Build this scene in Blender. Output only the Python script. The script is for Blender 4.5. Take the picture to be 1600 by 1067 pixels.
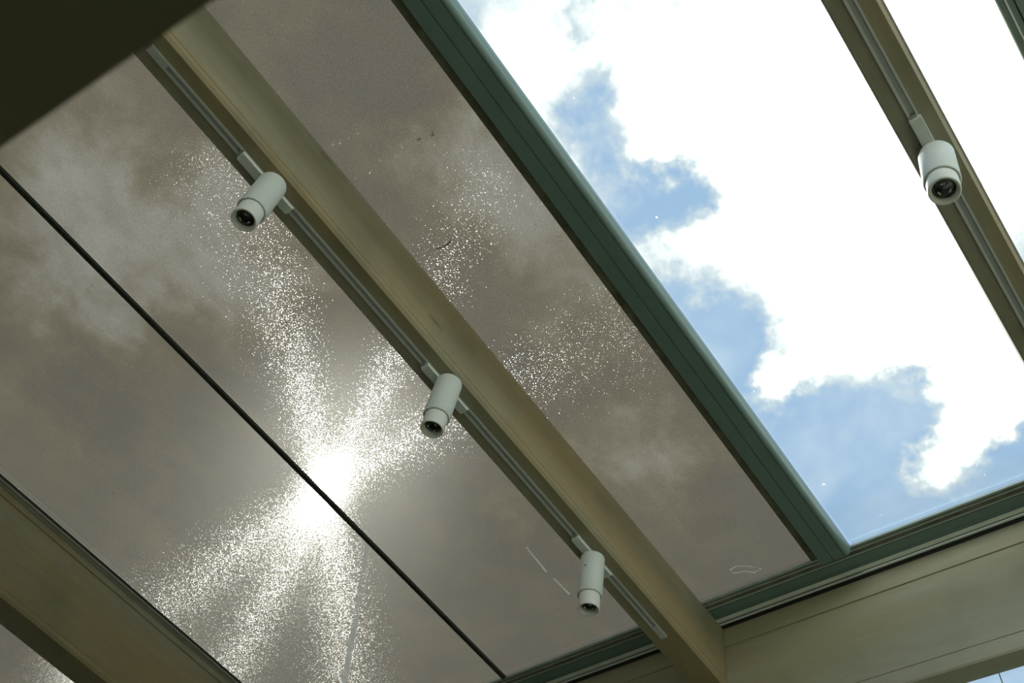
import bpy, bmesh, math, random
from mathutils import Vector, Matrix
random.seed(7)
for o in list(bpy.data.objects): bpy.data.objects.remove(o)
COL = bpy.context.scene.collection
SC = bpy.context.scene
S = 1.6                      # height of the rafter undersides above the eye, metres
EYE = 1.6                    # eye height above the floor
# ---------------------------------------------------------------- camera
# world: X along the rafters, Y across them (to the left of the picture), Z up
cam = bpy.data.cameras.new('camera'); co = bpy.data.objects.new('camera', cam); COL.objects.link(co)
U = ((0.59541165, -0.7895159, 0.14882745), (0.7277921, 0.45156699, -0.51614525), (0.34029932, 0.41563434, 0.84347168))
right, down, fwd = Vector(U[0]), Vector(U[1]), Vector(U[2])
m = Matrix((right, -down, -fwd)).transposed().to_4x4(); m.translation = (0, 0, EYE)
co.matrix_world = m
cam.sensor_width = 36; cam.lens = 1430.6 / 1600 * 36
cam.clip_start = 0.01; cam.clip_end = 500
cam.dof.use_dof = True; cam.dof.focus_distance = 1.95; cam.dof.aperture_fstop = 5.6
SC.camera = co
SC.view_settings.view_transform = 'Standard'; SC.view_settings.look = 'None'
SC.view_settings.gamma = 1; SC.view_settings.exposure = 0.0
SC.view_settings.use_curve_mapping = False

# ---------------------------------------------------------------- node helpers
class NT:
    def __init__(s, tree): s.t = tree; s.n = tree.nodes; s.l = tree.links
    def node(s, typ, **kw):
        n = s.n.new(typ)
        for k, v in kw.items(): setattr(n, k, v)
        return n
    def put(s, sock, v):
        if hasattr(v, 'is_linked'): s.l.new(v, sock)
        elif v is not None: sock.default_value = v
    def math(s, op, a, b=None, c=None, clamp=False):
        n = s.node('ShaderNodeMath', operation=op, use_clamp=clamp); s.put(n.inputs[0], a)
        if b is not None: s.put(n.inputs[1], b)
        if c is not None: s.put(n.inputs[2], c)
        return n.outputs[0]
    def vmath(s, op, a, b=None, out=0, scale=None):
        n = s.node('ShaderNodeVectorMath', operation=op); s.put(n.inputs[0], a)
        if b is not None: s.put(n.inputs[1], b)
        if scale is not None: s.put(n.inputs['Scale'], scale)
        return n.outputs[out]
    def maprange(s, v, a, b, c=0., d=1., smooth=False):
        n = s.node('ShaderNodeMapRange')
        if smooth: n.interpolation_type = 'SMOOTHSTEP'
        for i, q in enumerate((v, a, b, c, d)): s.put(n.inputs[i], q)
        return n.outputs[0]
    def mix(s, f, a, b):
        n = s.node('ShaderNodeMix', data_type='RGBA'); s.put(n.inputs[0], f)
        s.put(n.inputs[6], a if hasattr(a, 'is_linked') else (*a, 1)); s.put(n.inputs[7], b if hasattr(b, 'is_linked') else (*b, 1))
        return n.outputs[2]
    def noise(s, vec, scale, detail=4, rough=.55, dist=0., out=0):
        n = s.node('ShaderNodeTexNoise'); s.put(n.inputs['Vector'], vec)
        n.inputs['Scale'].default_value = scale; n.inputs['Detail'].default_value = detail
        n.inputs['Roughness'].default_value = rough; n.inputs['Distortion'].default_value = dist
        return n.outputs[out]
    def comb(s, x, y, z):
        n = s.node('ShaderNodeCombineXYZ'); s.put(n.inputs[0], x); s.put(n.inputs[1], y); s.put(n.inputs[2], z); return n.outputs[0]
    def sep(s, v):
        n = s.node('ShaderNodeSeparateXYZ'); s.put(n.inputs[0], v); return n.outputs

# ---------------------------------------------------------------- sky: broken cloud over blue, drawn on the sky's zenith plane
W = bpy.data.worlds.new('sky'); SC.world = W; W.use_nodes = True
w = NT(W.node_tree); w.n.clear()
tc = w.node('ShaderNodeTexCoord')
d = w.sep(tc.outputs['Generated'])
zc = w.math('MAXIMUM', d[2], 0.08)
px = w.math('DIVIDE', d[0], zc); py = w.math('DIVIDE', d[1], zc)
P0 = w.comb(px, py, 0.)
warp = w.noise(P0, 8.0, 9, .68, 0, 1)
P = w.vmath('ADD', P0, w.vmath('MULTIPLY', w.vmath('SUBTRACT', warp, (.5, .5, .5)), (.20, .20, 0)))
BL = [(0.233,0.069,0.150,1.10),(0.386,0.078,0.142,1.30),(0.566,0.092,0.172,1.40),(0.614,0.199,0.077,1.00),(0.727,0.017,0.098,1.30),(0.815,0.054,0.061,0.90),(0.851,0.144,0.048,1.15),(0.83,0.085,0.05,0.8),(0.786,0.026,0.051,0.60),(0.210,0.172,0.082,0.70),(0.302,0.190,0.044,0.30),(0.106,0.251,0.116,1.00),(0.270,0.186,0.043,0.40),(0.422,0.238,0.071,0.60),(0.413,0.148,0.045,0.70),(0.628,0.251,0.035,0.70),(0.513,-0.044,0.106,0.80),(0.401,-0.125,0.158,0.60),(0.25,-0.17,0.16,0.7),(0.188,0.229,0.045,-0.95),(0.110,0.195,0.026,-0.60),(0.339,0.204,0.052,-1.00),(0.295,0.262,0.034,-0.50),(0.24,0.30,0.10,.35),(0.30,0.235,0.05,.35),(0.232,0.262,0.038,-0.45),(0.235,0.078,0.029,-0.35),(0.549,0.251,0.072,-1.00),(0.469,0.283,0.050,-0.30),(0.724,0.187,0.080,-0.90),(0.719,0.100,0.025,-0.80),(0.835,0.270,0.147,-0.70),(0.875,0.031,0.053,-0.60),
(-0.060,0.488,0.088,0.25),(0.038,0.360,0.085,-0.30),(0.194,0.392,0.101,0.90),(0.116,0.467,0.063,0.35),(0.327,0.386,0.099,0.80),(0.419,0.373,0.077,0.50),(0.290,0.509,0.070,-0.20),(0.592,0.470,0.107,0.60),(0.658,0.401,0.087,0.50),(0.484,0.468,0.065,-0.10),(0.064,0.421,0.045,-0.10),(0.718,0.500,0.063,0.30),
(-0.083,0.823,0.134,0.90),(-0.031,0.976,0.140,0.70),(0.065,0.826,0.152,0.70),(0.102,0.700,0.108,0.70),(0.029,0.684,0.077,0.50),(-0.018,0.756,0.053,-0.30),(-0.098,0.699,0.066,0.20),(0.102,1.206,0.083,0.50),(0.162,0.763,0.076,0.40),(0.194,0.625,0.080,0.50),(-0.057,0.625,0.080,0.40),(0.067,0.969,0.093,0.35),(0.637,0.669,0.066,0.40),(0.298,1.190,0.088,0.25),(0.090,0.593,0.067,0.40)]
acc = None
for bx_, by_, br_, ba_ in BL:
    dist = w.vmath('DISTANCE', P, (bx_, by_, 0), out=1)
    v = w.maprange(dist, br_ * 1.5, 0.0, 0., ba_, smooth=True)
    acc = v if acc is None else w.math('ADD', acc, v)
fb = w.noise(P0, 12.0, 10, .66, .3)
cov = w.math('ADD', acc, w.math('MULTIPLY', w.math('SUBTRACT', fb, .5), 2.1))
mask = w.maprange(cov, -.15, .72, smooth=True)
thick = w.maprange(cov, .35, 1.6, smooth=True)
big = w.noise(P0, 3.2, 3, .5)
thick = w.math('MULTIPLY', thick, w.maprange(big, .3, .6, .55, 1.))
BLUE = (0.38, 0.56, 0.80)
blue = w.mix(w.maprange(w.noise(P0, 4.5, 5, .55, .4), .42, .72, 0., .8, smooth=True), BLUE, (.62, .76, .90))
cl = w.mix(thick, (0.78, 0.86, 0.88), (2.3, 2.35, 2.35))
skyc = w.mix(mask, blue, cl)
horizon_fill = w.maprange(d[2], .42, .22, 0., 1., smooth=True)      # unseen bright band at the horizon, added as side light
skyc = w.mix(horizon_fill, skyc, (4.2, 4.25, 4.15))
low = w.maprange(d[2], -0.02, 0.04, 0., 1., smooth=True)
skyc = w.mix(low, (.12, .12, .10), skyc)
bg = w.node('ShaderNodeBackground'); w.put(bg.inputs[0], skyc); bg.inputs[1].default_value = 1.0
ow = w.node('ShaderNodeOutputWorld'); w.l.new(bg.outputs[0], ow.inputs[0])

# ---------------------------------------------------------------- sun
IOR = 1.33
st = Vector((0.3265, 0.6302))       # where the weave throws the sun's star
sx, sy = st.x / IOR, st.y / IOR
SUN = Vector((sx, sy, math.sqrt(1 - sx * sx - sy * sy)))
sl = bpy.data.lights.new('sun', 'SUN'); so = bpy.data.objects.new('sun', sl); COL.objects.link(so)
sl.energy = 6.0; sl.angle = math.radians(0.6); sl.color = (1.0, .96, .88)
so.rotation_euler = SUN.to_track_quat('Z', 'Y').to_euler(); so.location = SUN * 20

# ---------------------------------------------------------------- materials
def newmat(name):
    mt = bpy.data.materials.new(name); mt.use_nodes = True
    t = NT(mt.node_tree); t.n.clear(); t.out = t.node('ShaderNodeOutputMaterial'); return mt, t
def princ(name, col, rough=.5, metal=0., var=0., vscale=20., bump=0., spec=.5):
    mt, t = newmat(name); p = t.node('ShaderNodeBsdfPrincipled')
    c = t.node('ShaderNodeTexCoord').outputs['Object']
    if var:
        n = t.noise(c, vscale, 4)
        t.put(p.inputs['Base Color'], t.mix(t.maprange(n, .3, .7), tuple(x * (1 - var) for x in col), tuple(min(1, x * (1 + var)) for x in col)))
    else: p.inputs['Base Color'].default_value = (*col, 1)
    p.inputs['Roughness'].default_value = rough; p.inputs['Metallic'].default_value = metal
    p.inputs['Specular IOR Level'].default_value = spec
    if bump:
        b = t.node('ShaderNodeBump'); b.inputs['Strength'].default_value = bump; b.inputs['Distance'].default_value = .002
        t.put(b.inputs['Height'], t.noise(c, vscale * 4, 3)); t.l.new(b.outputs[0], p.inputs['Normal'])
    t.l.new(p.outputs[0], t.out.inputs[0]); return mt
def wood(name, axis, base, dark, warm):
    mt, t = newmat(name); p = t.node('ShaderNodeBsdfPrincipled')
    c = t.node('ShaderNodeTexCoord').outputs['Object']
    sc = (.35, 3., 3.) if axis == 'X' else (3., .35, 3.)
    g = t.vmath('MULTIPLY', c, sc)
    fine = t.noise(g, 22., 6, .6, .4); broad = t.noise(g, 2.4, 3, .5, .3); blot = t.noise(c, 5., 4, .6)
    col = t.mix(t.maprange(broad, .36, .64, smooth=True), base, warm)
    col = t.mix(t.maprange(blot, .45, .75, 0, .55, smooth=True), col, dark)
    col = t.mix(t.maprange(fine, .35, .75, 0., .35), col, dark)
    vor = t.node('ShaderNodeTexVoronoi'); t.put(vor.inputs['Vector'], t.vmath('MULTIPLY', c, (1.2, 4., 4.) if axis == 'X' else (4., 1.2, 4.)))
    vor.inputs['Scale'].default_value = 1.6
    col = t.mix(t.maprange(vor.outputs['Distance'], .075, .03, 0., .55, smooth=True), col, tuple(x * .5 for x in dark))
    t.put(p.inputs['Base Color'], col); p.inputs['Roughness'].default_value = .55
    p.inputs['Specular IOR Level'].default_value = .25
    b = t.node('ShaderNodeBump'); b.inputs['Strength'].default_value = .15; b.inputs['Distance'].default_value = .002
    t.put(b.inputs['Height'], fine); t.l.new(b.outputs[0], p.inputs['Normal'])
    t.l.new(p.outputs[0], t.out.inputs[0]); return mt
WX = wood('olive_stained_timber_along', 'X', (.32, .31, .23), (.19, .18, .115), (.34, .28, .155))
WY = wood('olive_stained_timber_across', 'Y', (.36, .355, .265), (.25, .24, .165), (.35, .325, .21))
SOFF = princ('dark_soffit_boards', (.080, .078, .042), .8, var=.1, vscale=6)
WHITE = princ('white_painted_metal', (.64, .70, .67), .42)
WHITE2 = princ('white_painted_metal_bright', (.72, .75, .71), .4)
TRACK = princ('white_track_enamel', (.55, .58, .56), .4)
SLOT = princ('track_slot_grey', (.36, .38, .37), .5, metal=.3)
BLACK = princ('black_rubber', (.008, .009, .009), .6)
GREEN = princ('green_grey_powder_coat', (.135, .215, .200), .38, var=.06, vscale=9)
GREEN2 = princ('green_grey_edge', (.34, .42, .40), .35, var=.1, vscale=30)
PALE = princ('pale_aluminium', (.74, .82, .79), .30, metal=.2, var=.06)
OLIVEG = princ('dirty_olive_gasket', (.14, .14, .095), .7, var=.35, vscale=26)
ALU = princ('mill_aluminium', (.55, .56, .52), .45, metal=.3, var=.06)
LENS = princ('lens_glass', (.006, .007, .008), .06, spec=1.0)
CHROME = princ('chrome_reflector', (.75, .78, .78), .12, metal=1.)
PLASTER = princ('light_plaster', (.62, .62, .56), .8, var=.04, vscale=3)
FLOOR = princ('pale_floor', (.44, .415, .30), .7, var=.05, vscale=3)
# glass
def glassmat(name, tint, refl, dirt):
    mt, t = newmat(name)
    tr = t.node('ShaderNodeBsdfTransparent'); tr.inputs[0].default_value = (*tint, 1)
    gl = t.node('ShaderNodeBsdfGlossy'); gl.inputs['Roughness'].default_value = .02; gl.inputs[0].default_value = (.9, 1, .96, 1)
    fr = t.node('ShaderNodeFresnel'); fr.inputs[0].default_value = 1.5
    mx = t.node('ShaderNodeMixShader'); t.put(mx.inputs[0], t.math('MULTIPLY', fr.outputs[0], refl)); t.l.new(tr.outputs[0], mx.inputs[1]); t.l.new(gl.outputs[0], mx.inputs[2])
    # dust: small pale specks with a shape of their own
    c = t.node('ShaderNodeTexCoord').outputs['Object']
    vo = t.node('ShaderNodeTexVoronoi'); t.put(vo.inputs['Vector'], c); vo.inputs['Scale'].default_value = 38.
    rnd = t.sep(vo.outputs['Color'])
    sp = t.math('MULTIPLY', t.maprange(vo.outputs['Distance'], .075, .03), t.math('GREATER_THAN', rnd[0], 1 - dirt))
    df = t.node('ShaderNodeBsdfTranslucent'); df.inputs[0].default_value = (.9, .92, .92, 1)
    m2 = t.node('ShaderNodeMixShader'); t.put(m2.inputs[0], t.math('MULTIPLY', sp, .45)); t.l.new(mx.outputs[0], m2.inputs[1]); t.l.new(df.outputs[0], m2.inputs[2])
    t.l.new(m2.outputs[0], t.out.inputs[0]); return mt
GLASS = glassmat('roof_glass', (.965, .985, .975), .12, .10)
GLASSW = glassmat('facade_glass', (.96, .985, .975), .4, .02)
# screen cloth: part open weave, part cloth lit through, and threads that throw the sun into a star
def clothmat():
    mt, t = newmat('grey_screen_cloth')
    geo = t.node('ShaderNodeNewGeometry').outputs['Position']
    def wn(scale, off):
        q = t.vmath('ADD', t.vmath('SCALE', geo, scale=scale), off)
        n = t.node('ShaderNodeTexWhiteNoise', noise_dimensions='3D'); t.put(n.inputs[0], t.vmath('FLOOR', q)); return t.sep(n.outputs['Color'])
    def star(cell, off, M, p, k):
        r = wn(cell, off); r2 = wn(cell, tuple(x + 31.7 for x in off))
        a1 = [math.radians(17), math.radians(65), math.radians(103)]
        s1 = t.math('LESS_THAN', r[0], .36); s3 = t.math('GREATER_THAN', r[0], .70)
        ang = t.math('ADD', a1[1], t.math('ADD', t.math('MULTIPLY', s1, a1[0] - a1[1]), t.math('MULTIPLY', s3, a1[2] - a1[1])))
        u = t.math('MULTIPLY_ADD', r[1], 2., -1.)
        sn_ = t.math('MULTIPLY', t.math('POWER', t.math('ABSOLUTE', u), p), M)      # sine of the tilt
        mag = t.math('MULTIPLY', t.math('SIGN', u), t.math('DIVIDE', sn_, t.math('SQRT', t.math('SUBTRACT', 1., t.math('MULTIPLY', sn_, sn_)))))
        g = t.math('MULTIPLY_ADD', t.math('ADD', t.math('ADD', r[2], r2[0]), r2[1]), 2., -3.)   # about normal, sd 1
        ang = t.math('ADD', ang, t.math('MULTIPLY', g, k))
        nx = t.math('MULTIPLY', mag, t.math('COSINE', ang)); ny = t.math('MULTIPLY', mag, t.math('SINE', ang))
        return t.vmath('NORMALIZE', t.comb(nx, ny, -1.)), t.maprange(sn_, .1, .85, 1., .12)
    ref = t.node('ShaderNodeBsdfRefraction'); ref.inputs['IOR'].default_value = IOR; ref.inputs['Roughness'].default_value = .15
    n1, w1 = star(2600., (.3, .3, .3), .88, 1.7, .060); t.put(ref.inputs['Normal'], n1); t.put(ref.inputs[0], t.vmath('SCALE', (.0020, .0020, .00197), scale=w1))
    ref2 = t.node('ShaderNodeBsdfRefraction'); ref2.inputs['IOR'].default_value = IOR; ref2.inputs['Roughness'].default_value = .20; n2, w2 = star(1000., (.7, .1, .3), .88, 1.5, .078); t.put(ref2.inputs['Normal'], n2); t.put(ref2.inputs[0], t.vmath('SCALE', (.0038, .0038, .00374), scale=w2))
    
    halo = t.node('ShaderNodeBsdfRefraction'); halo.inputs['IOR'].default_value = IOR; halo.inputs['Roughness'].default_value = .52
    halo.inputs[0].default_value = (.0015, .0015, .00145, 1)
    tr = t.node('ShaderNodeBsdfTransparent')
    # fine weave
    wv = t.noise(t.vmath('MULTIPLY', geo, (1., 1., 1.)), 260., 2, .6)
    k = t.maprange(wv, .3, .7, .85, 1.15)
    t.put(tr.inputs[0], t.vmath('SCALE', (.097, .104, .114), scale=k))
    tl = t.node('ShaderNodeBsdfTranslucent'); t.put(tl.inputs[0], t.vmath('SCALE', (.039, .024, .003), scale=k))
    df = t.node('ShaderNodeBsdfDiffuse'); df.inputs[0].default_value = (.045, .04, .03, 1)
    cur = tr.outputs[0]
    for x in (tl, df, ref, ref2, halo):
        a = t.node('ShaderNodeAddShader'); t.l.new(cur, a.inputs[0]); t.l.new(x.outputs[0], a.inputs[1]); cur = a.outputs[0]
    t.l.new(cur, t.out.inputs[0]); return mt
CLOTH = clothmat()
DROP, t_ = newmat('clear_water'); g_ = t_.node('ShaderNodeBsdfTranslucent'); g_.inputs[0].default_value = (.9, .93, .93, 1)
gg = t_.node('ShaderNodeBsdfRefraction'); gg.inputs['IOR'].default_value = 1.33; gg.inputs['Roughness'].default_value = .4; mm = t_.node('ShaderNodeMixShader'); mm.inputs[0].default_value = .5
t_.l.new(g_.outputs[0], mm.inputs[1]); t_.l.new(gg.outputs[0], mm.inputs[2]); t_.l.new(mm.outputs[0], t_.out.inputs[0])
REFLECT_FILM, t_ = newmat('reflection_film'); g_ = t_.node('ShaderNodeBsdfTranslucent'); g_.inputs[0].default_value = (.8, .82, .82, 1)  # translucent strip material that stands for reflected light
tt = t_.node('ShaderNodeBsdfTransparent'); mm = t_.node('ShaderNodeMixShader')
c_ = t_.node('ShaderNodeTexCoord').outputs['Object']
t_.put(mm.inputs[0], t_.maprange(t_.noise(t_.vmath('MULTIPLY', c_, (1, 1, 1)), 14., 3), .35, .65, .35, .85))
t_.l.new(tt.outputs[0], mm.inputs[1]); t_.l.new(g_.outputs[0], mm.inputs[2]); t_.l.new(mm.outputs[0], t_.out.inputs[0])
TWIG = princ('dry_twig', (.10, .085, .06), .8)
CORD = princ('grey_cord', (.12, .11, .09), .8, var=.4, vscale=120)

# ---------------------------------------------------------------- mesh helpers
def link(name, bm, mat, parent=None, loc=(0, 0, 0), smooth=False, bevel=0.):
    bmesh.ops.recalc_face_normals(bm, faces=bm.faces[:])
    me = bpy.data.meshes.new(name); bm.to_mesh(me); bm.free()
    for mt in (mat if isinstance(mat, (list, tuple)) else [mat]): me.materials.append(mt)
    if smooth:
        for f in me.polygons: f.use_smooth = True
    o = bpy.data.objects.new(name, me); COL.objects.link(o); o.location = loc
    if parent: o.parent = parent
    if bevel:
        b = o.modifiers.new('bevel', 'BEVEL'); b.width = bevel; b.segments = 2; b.limit_method = 'ANGLE'
    return o
def box(bm, a, b, mi=0):
    vs = [bm.verts.new((x, y, z)) for x in (a[0], b[0]) for y in (a[1], b[1]) for z in (a[2], b[2])]
    for f in ((0, 1, 3, 2), (4, 6, 7, 5), (0, 4, 5, 1), (2, 3, 7, 6), (0, 2, 6, 4), (1, 5, 7, 3)):
        bm.faces.new([vs[i] for i in f]).material_index = mi
def prism(bm, prof, a0, a1, axis):
    """extrude a closed profile; axis 'X': prof is (y,z); axis 'Y': prof is (x,z)"""
    f = (lambda p, a: (a, p[0], p[1])) if axis == 'X' else (lambda p, a: (p[0], a, p[1]))
    r0 = [bm.verts.new(f(p, a0)) for p in prof]; r1 = [bm.verts.new(f(p, a1)) for p in prof]
    n = len(prof)
    for i in range(n): bm.faces.new((r0[i], r0[(i + 1) % n], r1[(i + 1) % n], r1[i]))
    bm.faces.new(r0[::-1]); bm.faces.new(r1)
def lathe(bm, prof, n=48, M=None, cap0=True, cap1=True):
    rings = []
    for r, z in prof:
        rings.append([bm.verts.new((M @ Vector((r * math.cos(2*math.pi*i/n), r * math.sin(2*math.pi*i/n), z))) if M else (r * math.cos(2*math.pi*i/n), r * math.sin(2*math.pi*i/n), z)) for i in range(n)])
    for a, b in zip(rings, rings[1:]):
        for i in range(n): bm.faces.new((a[i], a[(i+1) % n], b[(i+1) % n], b[i]))
    if cap0: bm.faces.new(rings[0][::-1])
    if cap1: bm.faces.new(rings[-1])
def tube(bm, pts, r, n=8):
    rings = []
    for i, p in enumerate(pts):
        p = Vector(p); dr = (Vector(pts[min(i+1, len(pts)-1)]) - Vector(pts[max(i-1, 0)])).normalized()
        a = dr.orthogonal().normalized(); b = dr.cross(a)
        rr = r[i] if isinstance(r, (list, tuple)) else r
        rings.append([bm.verts.new(p + a*rr*math.cos(2*math.pi*k/n) + b*rr*math.sin(2*math.pi*k/n)) for k in range(n)])
    for a, b in zip(rings, rings[1:]):
        for k in range(n): bm.faces.new((a[k], a[(k+1) % n], b[(k+1) % n], b[k]))
    bm.faces.new(rings[0][::-1]); bm.faces.new(rings[-1])
def tag(o, label=None, cat=None, group=None, kind=None):
    if label: o['label'] = label
    if cat: o['category'] = cat
    if group: o['group'] = group
    if kind: o['kind'] = kind
    return o
def empty(name, loc): 
    o = bpy.data.objects.new(name, None); COL.objects.link(o); o.location = loc; o.empty_display_size = .05; return o
def Z(h): return EYE + h * S        # height given in rafter-heights above the eye
def L(v): return v * S

ZB, ZT, ZG, ZC = 1.0, 1.117, 1.125, 1.142     # rafter underside, rafter top, glass, cloth
XW = L(1.103)                                  # face of the header beam
X0 = -1.55; Y0, Y1 = -4.0, 4.4

# ---------------------------------------------------------------- setting: floor, walls, glass
bm = bmesh.new(); box(bm, (-3.2, Y0, -.1), (XW + .06, Y1, 0)); tag(link('floor', bm, FLOOR), kind='structure')
bm = bmesh.new(); box(bm, (-3.3, Y0 - .1, 0), (-3.2, Y1, Z(.26))); tag(link('wall_back', bm, PLASTER), kind='structure')
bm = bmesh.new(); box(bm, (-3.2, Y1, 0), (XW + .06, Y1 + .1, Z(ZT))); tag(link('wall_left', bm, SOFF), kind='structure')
bm = bmesh.new(); box(bm, (-3.2, Y0 - .1, 0), (XW + .06, Y0, 2.6)); tag(link('wall_right_blocker', bm, FLOOR), kind='structure')  # unseen wall, raised to keep low light off the left beam
bm = bmesh.new(); box(bm, (-3.2, Y0 - .05, 2.6), (XW + .06, Y0 - .04, Z(ZT))); tag(link('window_8', bm, GLASSW), kind='structure')  # unseen glazing, added to let side light onto the beams
bm = bmesh.new(); box(bm, (X0 - .1, Y0, Z(.32)), (X0, Y1, Z(ZT))); tag(link('wall_upper', bm, PLASTER), kind='structure')
# low dark ceiling just over the camera, its edge a few degrees off square
bm = bmesh.new()
zs0, zs1 = Z(.28), Z(.30)
def edge(yy): return -0.147 * .28 * S + (yy / (.28 * S) - .69) * -.114 * .28 * S
ya, yb = Y0, Y1
q = [(edge(ya), ya), (edge(yb), yb), (-3.2, yb), (-3.2, ya)]
vb = [bm.verts.new((x, y, zs0)) for x, y in q]; vt = [bm.verts.new((x - .025, y, zs1)) for x, y in q]
bm.faces.new(vb); bm.faces.new(vt[::-1])
for i in range(4): bm.faces.new((vb[i], vb[(i+1) % 4], vt[(i+1) % 4], vt[i]))
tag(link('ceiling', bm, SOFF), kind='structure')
def pane(n, y0, y1, x0=X0, x1=None):
    bm = bmesh.new(); box(bm, (x0, y0, 0), (x1 if x1 else L(.9435 * 1.122), y1, .008))
    return tag(link('window_%d' % n, bm, GLASS, loc=(0, 0, Z(ZG))), kind='structure')
yj = L(.8985 * ZG)
YBL = L(1.5295) + .001
pane(1, YBL + .12, Y1)
pane(2, yj + .003, YBL - .002 + .02)
pane(3, L(.612), yj - .003)
pane(4, L(.328), L(.606))
pane(5, L(-.040), L(.320))
pane(6, Y0, L(-.045))
# facade glass under the header beam
bm = bmesh.new(); box(bm, (XW + .03, Y0, 0), (XW + .038, .9, Z(.9095))); tag(link('window_7', bm, GLASSW), kind='structure')

bm = bmesh.new(); box(bm, (XW + .02, .9, 0), (XW + .06, Y1, Z(.9092))); tag(link('wall_front_blocker', bm, SOFF), kind='structure')  # unseen solid stretch, added to darken the left bays

# ---------------------------------------------------------------- rafters
def rafter(yr, yl, zb, zt, label, x1=XW):
    c = L(.0045); g = .0012
    zb_, zt_ = Z(zb), Z(zt); o0 = (yr + yl) / 2
    pr = [(yr + c*.8, 0), (yl - c*.5, 0), (yl, c*.5), (yl, zt_ - zb_), (yr, zt_ - zb_), (yr, .021), (yr + g, .0205), (yr + g, .0195), (yr, .019), (yr, c)]
    pr = [(y - o0, z) for y, z in pr]
    bm = bmesh.new(); prism(bm, pr, X0, x1, 'X')
    return tag(link('roof_beam', bm, WX, loc=(0, o0, zb_)), label, 'beam')
rafter(L(.5863), L(.6365), ZB, ZT, 'olive brown timber roof beam carrying three white spotlights')
rafter(L(-.0645), L(-.0172), ZB, ZT, 'olive brown timber roof beam carrying a single white spotlight, near clear sky')
rafter(L(1.5295), L(1.596), .9616, 1.118, 'deeper unlit timber roof beam without spotlights in the bottom left corner')
# ---------------------------------------------------------------- header beam (purlin): body with groove, and a batten on top of its face
zt_, zbt, zlip, zbm = Z(ZT), Z(1.0795), Z(.935), Z(.9093)
bm = bmesh.new()
pr = [(XW + .003, zt_), (XW + .003, zlip + .0012), (XW + .0055, zlip), (XW + .003, zlip - .0012), (XW + .003, zbm + .004), (XW + .006, zbm), (L(1.138), zbm), (L(1.138), zt_)]
prism(bm, pr, Y0, Y1, 'Y')
hb = tag(link('header_beam', bm, WY), 'large grey brown timber beam crossing the end of the roof bays', 'beam')
bm = bmesh.new(); box(bm, (XW - .001, L(-1.8), zbt), (XW + .0032, L(.5862), zt_ - .0005)); link('batten', bm, WY, hb, bevel=.001)
bm = bmesh.new(); box(bm, (XW - .001, L(.637), zbt), (XW + .0032, L(1.5295), zt_ - .0005)); link('batten', bm, WY, hb, bevel=.001)

# ---------------------------------------------------------------- aluminium eaves profile over the header beam
def eaves(y0, y1, label):
    e = empty('eaves_profile', (XW, (y0 + y1) / 2, Z(1.118)))
    tag(e, label, 'roof profile', 'green eaves profiles')
    def strip(name, bands, mat):
        bm = bmesh.new()
        for c0, c1, z, top in bands: box(bm, (L(c0 * z) - XW, y0 - e.location.y, (z - 1.118) * S), (L(c1 * z) - XW, y1 - e.location.y, (top - 1.118) * S))
        o = link(name, bm, mat, e); return o
    strip('edge_strip', [(.9242, .9275, 1.1205, 1.1245), (.9312, .9335, 1.1195, 1.1245), (.9402, .9428, 1.1195, 1.1245)], GREEN2)
    strip('gasket', [(.9268, .9410, 1.1222, 1.1245), (.9425, .9445, 1.1222, 1.1245), (.9584, .9595, 1.1215, 1.1245), (.9617, .9628, 1.1215, 1.1245), (.9725, .9770, 1.1215, 1.1245), (.9800, .99, 1.1185, 1.1245)], BLACK)
    strip('channel_floor', [(.9275, .9312, 1.1215, 1.1245), (.9338, .9400, 1.1212, 1.1245)], OLIVEG)
    strip('profile_body', [(.9440, .9585, 1.1192, 1.1245), (.9594, .9618, 1.1192, 1.1245), (.9628, .9658, 1.1192, 1.1245)], GREEN)
    strip('cover_strip', [(.9655, .9728, 1.1185, 1.1245), (.9764, .9803, 1.1190, 1.1245)], PALE)
    return e
eaves(L(-1.8), L(.605), 'green metal eaves profile above the header beam, right of the three-spotlight beam')
eaves(L(.618), L(1.5295), 'green metal eaves profile above the header beam, left of the three-spotlight beam')

# ---------------------------------------------------------------- glazing bar between screened and clear bay
def glazing_bar(y_l, lab, mirrored=False, x1=L(.937 * 1.104)):
    zb_, zt_ = Z(1.104), Z(1.1235)
    f = 1.104 * S
    r = empty('glazing_bar', (0, y_l, zb_)); tag(r, lab, 'glazing bar')
    s = 1
    # flat underside with two fine grooves, rounded far edge; widths across Y measured from the left edge
    w1, w2 = .0176 * f, .0347 * f
    w3 = .0350 * f; we = .0447 * f
    h = zt_ - zb_; g = .0022
    prof = [(0, h), (0, .001), (.001, 0), (w1 - g/2, 0), (w1 - g/2, .003), (w1 + g/2, .003), (w1 + g/2, 0), (w2 - g/2, 0), (w2 - g/2, .003), (w2 + g/2, .003), (w2 + g/2, .0002)]
    for k in range(1, 9):
        a = math.radians(90 * k / 8); prof.append((w2 + g/2 + (we - w2 - g/2) * math.sin(a), .0002 + (h*.75) * (1 - math.cos(a))))
    prof.append((we, h))
    bm = bmesh.new(); prism(bm, [(-p[0], p[1]) for p in prof], X0, x1, 'X')
    o = link('bar_body', bm, GREEN, r)
    bm = bmesh.new(); box(bm, (X0, 0.0005, (1.119 - 1.104) * S), (x1, .0255, (1.1245 - 1.104) * S))
    link('gasket', bm, OLIVEG, r)
    return r
glazing_bar(L(.3365 * 1.104), 'wide green metal glazing bar between grey screened glass and clear glass')
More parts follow.
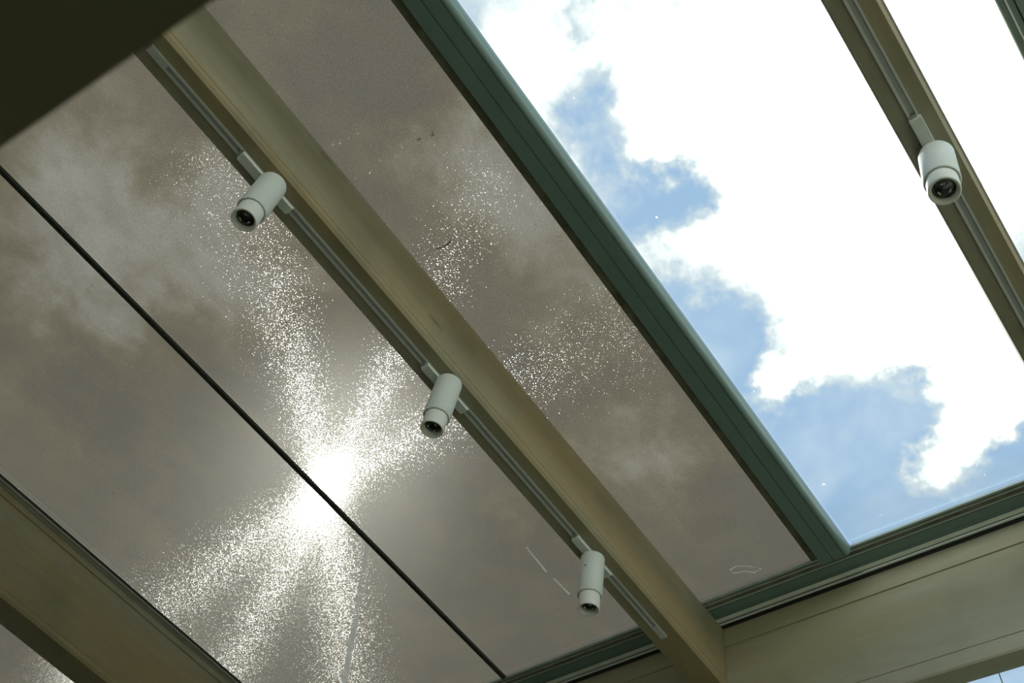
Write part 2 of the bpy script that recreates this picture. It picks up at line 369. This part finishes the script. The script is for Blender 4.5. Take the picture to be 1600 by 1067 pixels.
# bar at the right hand end, seen in the top right corner
r = empty('glazing_bar', (0, L(-.153 * 1.11), Z(1.108))); tag(r, 'green metal glazing bar clipped by the top right corner of the photo', 'glazing bar')
bm = bmesh.new(); c = 1.112 * S
for a, b, zz in ((0, .0062, .010), (.0070, .0125, .004), (.0135, .05, 0)): box(bm, (X0, -b * c, zz), (XW - .03, -a * c, .024))
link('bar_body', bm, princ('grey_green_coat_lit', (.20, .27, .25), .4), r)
bm = bmesh.new()
for a, b, zz in ((-.0012, .0002, .009), (.0060, .0072, .003)): box(bm, (X0, -b * c, zz), (XW - .03, -a * c, .0235))
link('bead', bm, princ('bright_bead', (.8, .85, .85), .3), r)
bm = bmesh.new(); box(bm, (X0, -.0136 * c, .006), (XW - .03, -.0124 * c, .022)); link('gasket', bm, BLACK, r)

# ---------------------------------------------------------------- small parts lying along the beams
# seal between the two screened panes
bm = bmesh.new(); box(bm, (X0, yj - .0062, 0), (L(1.036), yj + .0062, .009))
tag(link('pane_seal', bm, princ('dark_silicone', (.030, .036, .028), .5, var=.3, vscale=30), loc=(0, 0, Z(ZG) - .0095)), 'thin dark seal running between the two grey screened panes', 'seal')
# aluminium bead along the left beam
e = empty('glazing_bead', (0, L(1.36 * 1.12), Z(1.119))); tag(e, 'thin grey metal bead with black lines along the left beam', 'bead')
def ys(c, z=1.119): return L(c * z) - e.location.y
bm = bmesh.new(); box(bm, (X0, ys(1.3523), 0), (L(1.037), ys(1.3570), .008)); box(bm, (X0, ys(1.3598), 0), (L(1.037), ys(1.3665), .008)); link('bead_strip', bm, ALU, e)
bm = bmesh.new()
for a, b in ((1.3508, 1.3523), (1.3570, 1.3598), (1.3665, 1.3682)): box(bm, (X0, ys(a), .002), (L(1.037), ys(b), .0085))
link('gasket', bm, BLACK, e)
# pale bead along the right beam
bm = bmesh.new(); box(bm, (X0, L(-.0745), 0), (L(1.03), L(-.0640), .007))
tag(link('glazing_bead', bm, princ('lilac_grey_aluminium', (.34, .34, .35), .4), loc=(0, 0, Z(1.1185))), 'pale grey metal bead along the single-spotlight beam', 'bead')
# timber edge strip on the left beam
bm = bmesh.new(); box(bm, (X0, L(1.5265), 0), (L(1.09), L(1.5295) , L(.012)))
link_o = tag(link('edge_batten', bm, WX, loc=(0, 0, Z(1.105))), 'narrow olive timber batten under the grey bead on the left beam', 'batten')

# ---------------------------------------------------------------- screen cloth above the glass
sc = empty('roof_screen', (0, L(1.2), Z(ZC)))
tag(sc, 'grey woven sun screen stretched above the left glass panes with the sun behind', 'sun screen')
bm = bmesh.new()
y0c, y1c = L(.352) - sc.location.y, Y1 - sc.location.y
vs = [bm.verts.new(p) for p in ((X0, y0c, 0), (XW + .1, y0c, 0), (XW + .1, y1c, 0), (X0, y1c, 0))]
bm.faces.new(vs[::-1])
me = bpy.data.meshes.new('cloth'); bm.to_mesh(me); bm.free(); me.materials.append(CLOTH)
if me.polygons[0].normal.z > 0: me.flip_normals()
co_ = bpy.data.objects.new('cloth', me); COL.objects.link(co_); co_.parent = sc
bm = bmesh.new(); box(bm, (X0, y0c - .012, -.012), (XW + .1, y0c + .002, .012)); link('front_rail', bm, OLIVEG, sc)

# ---------------------------------------------------------------- lighting tracks
def track(y, x0, x1, label, both=True):
    w_, h_ = .0175, .0045
    r = empty('lighting_track', (x0, y, Z(ZB))); tag(r, label, 'lighting track')
    ln = x1 - x0
    bm = bmesh.new()
    e0 = .045
    box(bm, (0, .0040, -h_), (ln, w_/2, .004)); box(bm, (0, -w_/2, -h_), (ln, -.0050, .004))
    link('rail', bm, TRACK, r)
    bm = bmesh.new(); box(bm, (e0, -.0051, -.0004), (ln - e0, .0041, .0005)); link('slot', bm, SLOT, r)
    for a in (0, ln - e0):
        bm = bmesh.new(); box(bm, (a, -w_/2 + .0003, -h_ - .0006), (a + e0, w_/2 - .0003, -.0002)); ec = link('end_cap', bm, TRACK, r, bevel=.0005)
        bm = bmesh.new(); lathe(bm, [(.0017, -h_ - .0012), (.0017, -h_)], 12, Matrix.Translation((a + e0*.5, 0, 0))); link('screw', bm, SLOT, ec)
    return r
track(L(.6128), L(-.136), L(.960), 'white recessed lighting track under the beam with three spotlights')
track(L(-.0400), L(-.55), L(1.02), 'white recessed lighting track under the beam with one spotlight')

# ---------------------------------------------------------------- spotlights
def spotlight(x, y, tilt, label, bodylen=.112, armed=False, off=(0, 0)):
    """tilt: unit vector down the barrel"""
    zt_ = Z(ZB) - .0046
    r = empty('track_spotlight', (x, y, zt_)); tag(r, label, 'spotlight', 'white spotlights on the tracks')
    AL = L(.0895)
    # adapter in the track
    bm = bmesh.new()
    pr = [(-AL/2, -.0005), (-AL/2 + .002, -.008), (-AL/2 + .006, -.010), (AL/2 - .006, -.010), (AL/2 - .002, -.008), (AL/2, -.0005)]
    prism(bm, pr, -.0105, .0105, 'Y'); ad = link('adapter', bm, WHITE, r, bevel=.0012)
    bm = bmesh.new(); box(bm, (-AL/2 - .004, -.004, -.004), (-AL/2 + .002, .004, .0)); link('lock_lever', bm, SLOT, ad)
    # arm
    bm = bmesh.new(); lathe(bm, [(.0055, -.03), (.0055, -.009)], 20); link('arm', bm, WHITE, r, smooth=False)
    d = Vector(tilt).normalized(); q = d.to_track_quat('-Z', 'Y').to_matrix().to_4x4()
    top = Vector((off[0], off[1], -.0115))
    M = Matrix.Translation(top) @ q
    b0 = empty('head', (0, 0, 0)) if False else None
    R1, R2 = .0285, .0245
    bm = bmesh.new()
    prof = [(.001, 0), (R1 - .006, 0), (R1 - .003, -.0007), (R1 - .001, -.0025), (R1, -.006), (R1, -bodylen), (R1 - .001, -bodylen - .001), (R2 + .0012, -bodylen - .001), (R2 + .0012, -bodylen + .003)]
    lathe(bm, prof, 64, M, cap0=True, cap1=False)
    body = link('lamp_body', bm, WHITE, r, smooth=True)
    sn = .040
    bm = bmesh.new()
    zz = -bodylen + .004
    prof = [(R2, zz), (R2, zz - sn), (R2 - .0012, zz - sn - .0018), (R2 - .0028, zz - sn - .0018), (.0180, zz - sn + .004), (.0176, zz - sn + .016)]
    lathe(bm, prof, 64, M, cap0=False, cap1=False); sno = link('lens_barrel', bm, WHITE2, r, smooth=True)
    bm = bmesh.new()
    prof = [(.0178, zz - sn + .011)]
    for k in range(1, 8): a = k / 7 * math.pi / 2; prof.append((.0178 * math.cos(a) + .00005, zz - sn + .011 - .005 * math.sin(a)))
    lathe(bm, prof, 40, M, cap0=True, cap1=True); ln = link('lens', bm, LENS, r, smooth=True)
    bm = bmesh.new()
    for k in range(3):
        a = k * 2.1 + .7
        for i in range(3):
            aa = a + i * .22; rr = .0095
            lathe(bm, [(.0016, 0), (.0014, -.0008), (.0009, -.0014), (.0003, -.0016)], 10, M @ Matrix.Translation((rr * math.cos(aa), rr * math.sin(aa), zz - sn + .0056)))
    link('reflector_glint', bm, CHROME, ln)
    if armed:
        side = M @ Vector((0, 0, 0))
        bm = bmesh.new()
        Mx = M @ Matrix.Rotation(armed, 4, 'Z')
        for a, b in (((-R1 - .0012, -.0052, -.030), (-R1 + .004, .0052, .004)),):
            vs = [bm.verts.new(Mx @ Vector((X, Yv, Zv))) for X in (a[0], b[0]) for Yv in (a[1], b[1]) for Zv in (a[2], b[2])]
            for f in ((0, 1, 3, 2), (4, 6, 7, 5), (0, 4, 5, 1), (2, 3, 7, 6), (0, 2, 6, 4), (1, 5, 7, 3)): bm.faces.new([vs[i] for i in f])
        link('pivot_bracket', bm, WHITE, body)
    return r, M, body
YT = L(.6128)
spotlight(L(.0605), YT, (.055, .04, -1), 'white cylindrical spotlight hanging nearest the top left corner', off=(L(.0666-.0605), L(.6030-.6128)))
spotlight(L(.4125), YT, (.055, .09, -1), 'middle of the three white spotlights on one beam, right of the sun', off=(L(.4062-.4125), L(.5985-.6128)))
r3, M3, body3 = spotlight(L(.7625), YT, (.075, .04, -1), 'white spotlight nearest the header beam, with small black slot', off=(L(.7608-.7625), L(.6096-.6128)))
bm = bmesh.new(); box(bm, (-.0012, -.0030, -.0014), (.0012, .0030, .0014))
sl_ = link('slot', bm, BLACK, body3, loc=(.0008 - .0275, -.0032 - .002, -.058))
# the fourth one is tilted
spotlight(L(.4520), L(-.040), (-.045, .135, -1), 'white tilted spotlight alone on the beam below open sky', armed=math.radians(150), off=(L(.4559 - .4525), L(-.0408 + .0400)))

# ---------------------------------------------------------------- marks on the glass, and reflections built as strips
zu = Z(ZG) - .0012
def drop(x, y, r, label, cat, group, name='water_drop', mat=DROP):
    bm = bmesh.new()
    n = 10; prof = [(r, 0), (r * .9, -r * .22), (r * .6, -r * .42), (r * .15, -r * .5)]
    lathe(bm, prof, n); 
    for v in bm.verts: v.co.x *= 1 + .3 * math.sin(x * 91); v.co.y *= 1 + .3 * math.cos(y * 77)
    o = link(name, bm, mat, loc=(x, y, Z(ZG) - .0001), smooth=True); tag(o, label, cat, group); return o
drops = [(0.987, 2.4149), (0.9951, 2.3991), (1.0063, 2.4023), (1.0155, 2.4033), (1.0647, 2.4082), (1.0834, 2.4164), (1.102, 2.412), (1.1093, 2.4106), (1.1092, 2.398), (1.0944, 2.3757), (1.0741, 2.4218)]
for x, y in drops:
    drop(x * ZG / 1.12, min(y * ZG / 1.12, 2.420), .0015, 'tiny bright water drop on the glass near the lower left beam', 'drop', 'water drops by the lower left beam')
for (x, y), od in zip([(0.3064, 2.4116), (0.3206, 2.4152), (0.3596, 2.4138), (0.3767, 2.3982), (0.4, 2.4008), (0.4397, 2.409)], ['topmost', 'second', 'third', 'fourth', 'fifth', 'lowest']):
    drop(x * ZG / 1.12, min(y * ZG / 1.12, 2.418), .0015, '%s of the faint water drops in a line at the left edge of the photo' % od, 'drop', 'water drops at the left edge')
drop(1.0927*1.0045, 2.322*1.0045, .0018, 'single bright water drop standing apart from the cluster by the left beam', 'drop', None)
drop(.6414*1.0045, .4389*1.0045, .0028, 'pale speck on the clear glass beside the wide green bar', 'speck', None, 'pale_speck')
drop(1.4448*1.0045, .478*1.0045, .0032, 'white speck on the clear glass in front of blue sky', 'speck', None, 'pale_speck')
drop(.7473*1.0045, -.1342*1.0045, .0028, 'pale speck on the glass right of the single-spotlight beam', 'speck', None, 'pale_speck')
for (x, y), lb in zip([(0.0506, 1.666), (0.5203, 2.1558), (0.3911, 1.3179)], ['tiny dark speck on the screened glass in the upper left, beside the seal', 'tiny dark speck on the screened glass above the lower left beam', 'tiny dark speck on the screened glass above the sun']):
    drop(x*1.0045, y*1.0045, .0022, lb, 'speck', None, 'dark_speck', BLACK)
for i, (x, y) in enumerate([(0.127, 0.9112), (0.1318, 0.8967), (0.1385, 0.8745), (0.143, 0.8506), (0.2138, 0.9224), (0.2185, 0.8868), (0.2184, 0.8511), (0.2235, 0.8132), (0.2217, 0.7935), (0.2255, 0.7484), (0.2288, 0.7193)]):
    bm = bmesh.new(); x *= 1.0045; y *= 1.0045
    k = 1.2 + .7 * random.random(); a = random.random() * 3
    tube(bm, [(0, 0, 0), (.004*k*math.cos(a), .004*k*math.sin(a), -.0004), (.0055*k*math.cos(a+.7), .0055*k*math.sin(a+.7), 0)], .0011, 6)
    near = i < 4
    dk = i in (9, 10)
    tag(link('dark_fleck' if dk else 'pale_fleck', bm, TWIG if dk else DROP, loc=(x, y, zu)), ('%s dark fleck at the right end of the row of flecks on screened glass' % ('larger rightmost' if i == 10 else 'smaller')) if dk else ('small white fleck, %s in the short upper row on screened glass' % ['leftmost', 'second', 'third', 'rightmost'][i] if near else 'small white fleck, %s in the long lower row on screened glass' % ['leftmost', 'second', 'third', 'fourth', 'last white one'][i - 4]), 'fleck',
        'dark flecks at the row end' if dk else ('short upper row of flecks' if near else 'long lower row of flecks'))
bm = bmesh.new(); pts = [(0.4396, 0.8887), (0.4423, 0.8759), (0.4462, 0.8641), (0.4461, 0.8529), (0.4440, 0.8440), (.4400, .838)]
c0 = Vector((pts[0][0]*1.0045, pts[0][1]*1.0045, zu - .001))
tube(bm, [(a*1.0045 - c0.x, b*1.0045 - c0.y, 0) for a, b in pts], [.0006, .0012, .0012, .0014, .0011, .0005], 6)
tag(link('twig', bm, TWIG, loc=c0), 'small curled brown twig lying on the screened glass', 'twig')
ring = [(1.5841, 0.8134), (1.58, 0.7923), (1.5969, 0.7611), (1.6178, 0.7415), (1.6213, 0.7638), (1.6073, 0.78), (1.5986, 0.8105), (1.5841, 0.8134)]
c0 = Vector((1.60*1.0045, .78*1.0045, zu))
bm = bmesh.new(); tube(bm, [(a*1.0045 - c0.x, b*1.0045 - c0.y, 0) for a, b in ring], .0009, 6)
tag(link('water_mark', bm, DROP, loc=c0), 'pale oval ring left by water on the glass near the header beam', 'water mark')
def reflection_strip(name, pts, wd, label):  # pale strip standing in for a reflection in the glass
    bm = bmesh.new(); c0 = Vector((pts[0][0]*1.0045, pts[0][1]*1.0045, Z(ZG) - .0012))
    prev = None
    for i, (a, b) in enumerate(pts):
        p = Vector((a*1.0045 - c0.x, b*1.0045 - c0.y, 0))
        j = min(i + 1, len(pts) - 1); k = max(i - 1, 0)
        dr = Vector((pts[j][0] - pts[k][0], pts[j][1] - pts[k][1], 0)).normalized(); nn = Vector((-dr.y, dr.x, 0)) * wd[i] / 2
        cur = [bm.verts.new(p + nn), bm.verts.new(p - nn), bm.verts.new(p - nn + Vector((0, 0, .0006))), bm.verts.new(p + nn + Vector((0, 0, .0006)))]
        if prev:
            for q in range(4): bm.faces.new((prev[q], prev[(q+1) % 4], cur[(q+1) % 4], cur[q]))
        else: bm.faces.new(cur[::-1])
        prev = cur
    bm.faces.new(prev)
    tag(link(name, bm, REFLECT_FILM, loc=c0), label, 'reflection')  # strips that stand for reflections in the glass
reflection_strip('glass_reflection', [(1.034, 1.6257), (1.1201, 1.723), (1.268, 1.8908), (1.4442, 2.0933)], [.012, .012, .016, .018], 'long pale reflection in the screened glass below the sun')
reflection_strip('glass_reflection', [(1.2579, 1.2386), (1.3593, 1.2438)], [.004, .006], 'short faint pale reflection left of the spotlight nearest the header beam, upper piece')
reflection_strip('glass_reflection', [(1.3881, 1.2408), (1.4589, 1.2371)], [.004, .006], 'short faint pale reflection left of the spotlight nearest the header beam, lower piece')
# cord outside the facade glass
bm = bmesh.new(); tube(bm, [(0, 0, 0), (0.002, .001, -.3), (0, 0, -1.2)], .0014, 8)
cx = L(1.138) + .03; cz = cx / 1.2515
tag(link('hanging_cord', bm, CORD, loc=(cx, .2165 * cz, EYE + cz + .06)), 'thin grey cord hanging outside in the bottom right corner', 'cord')
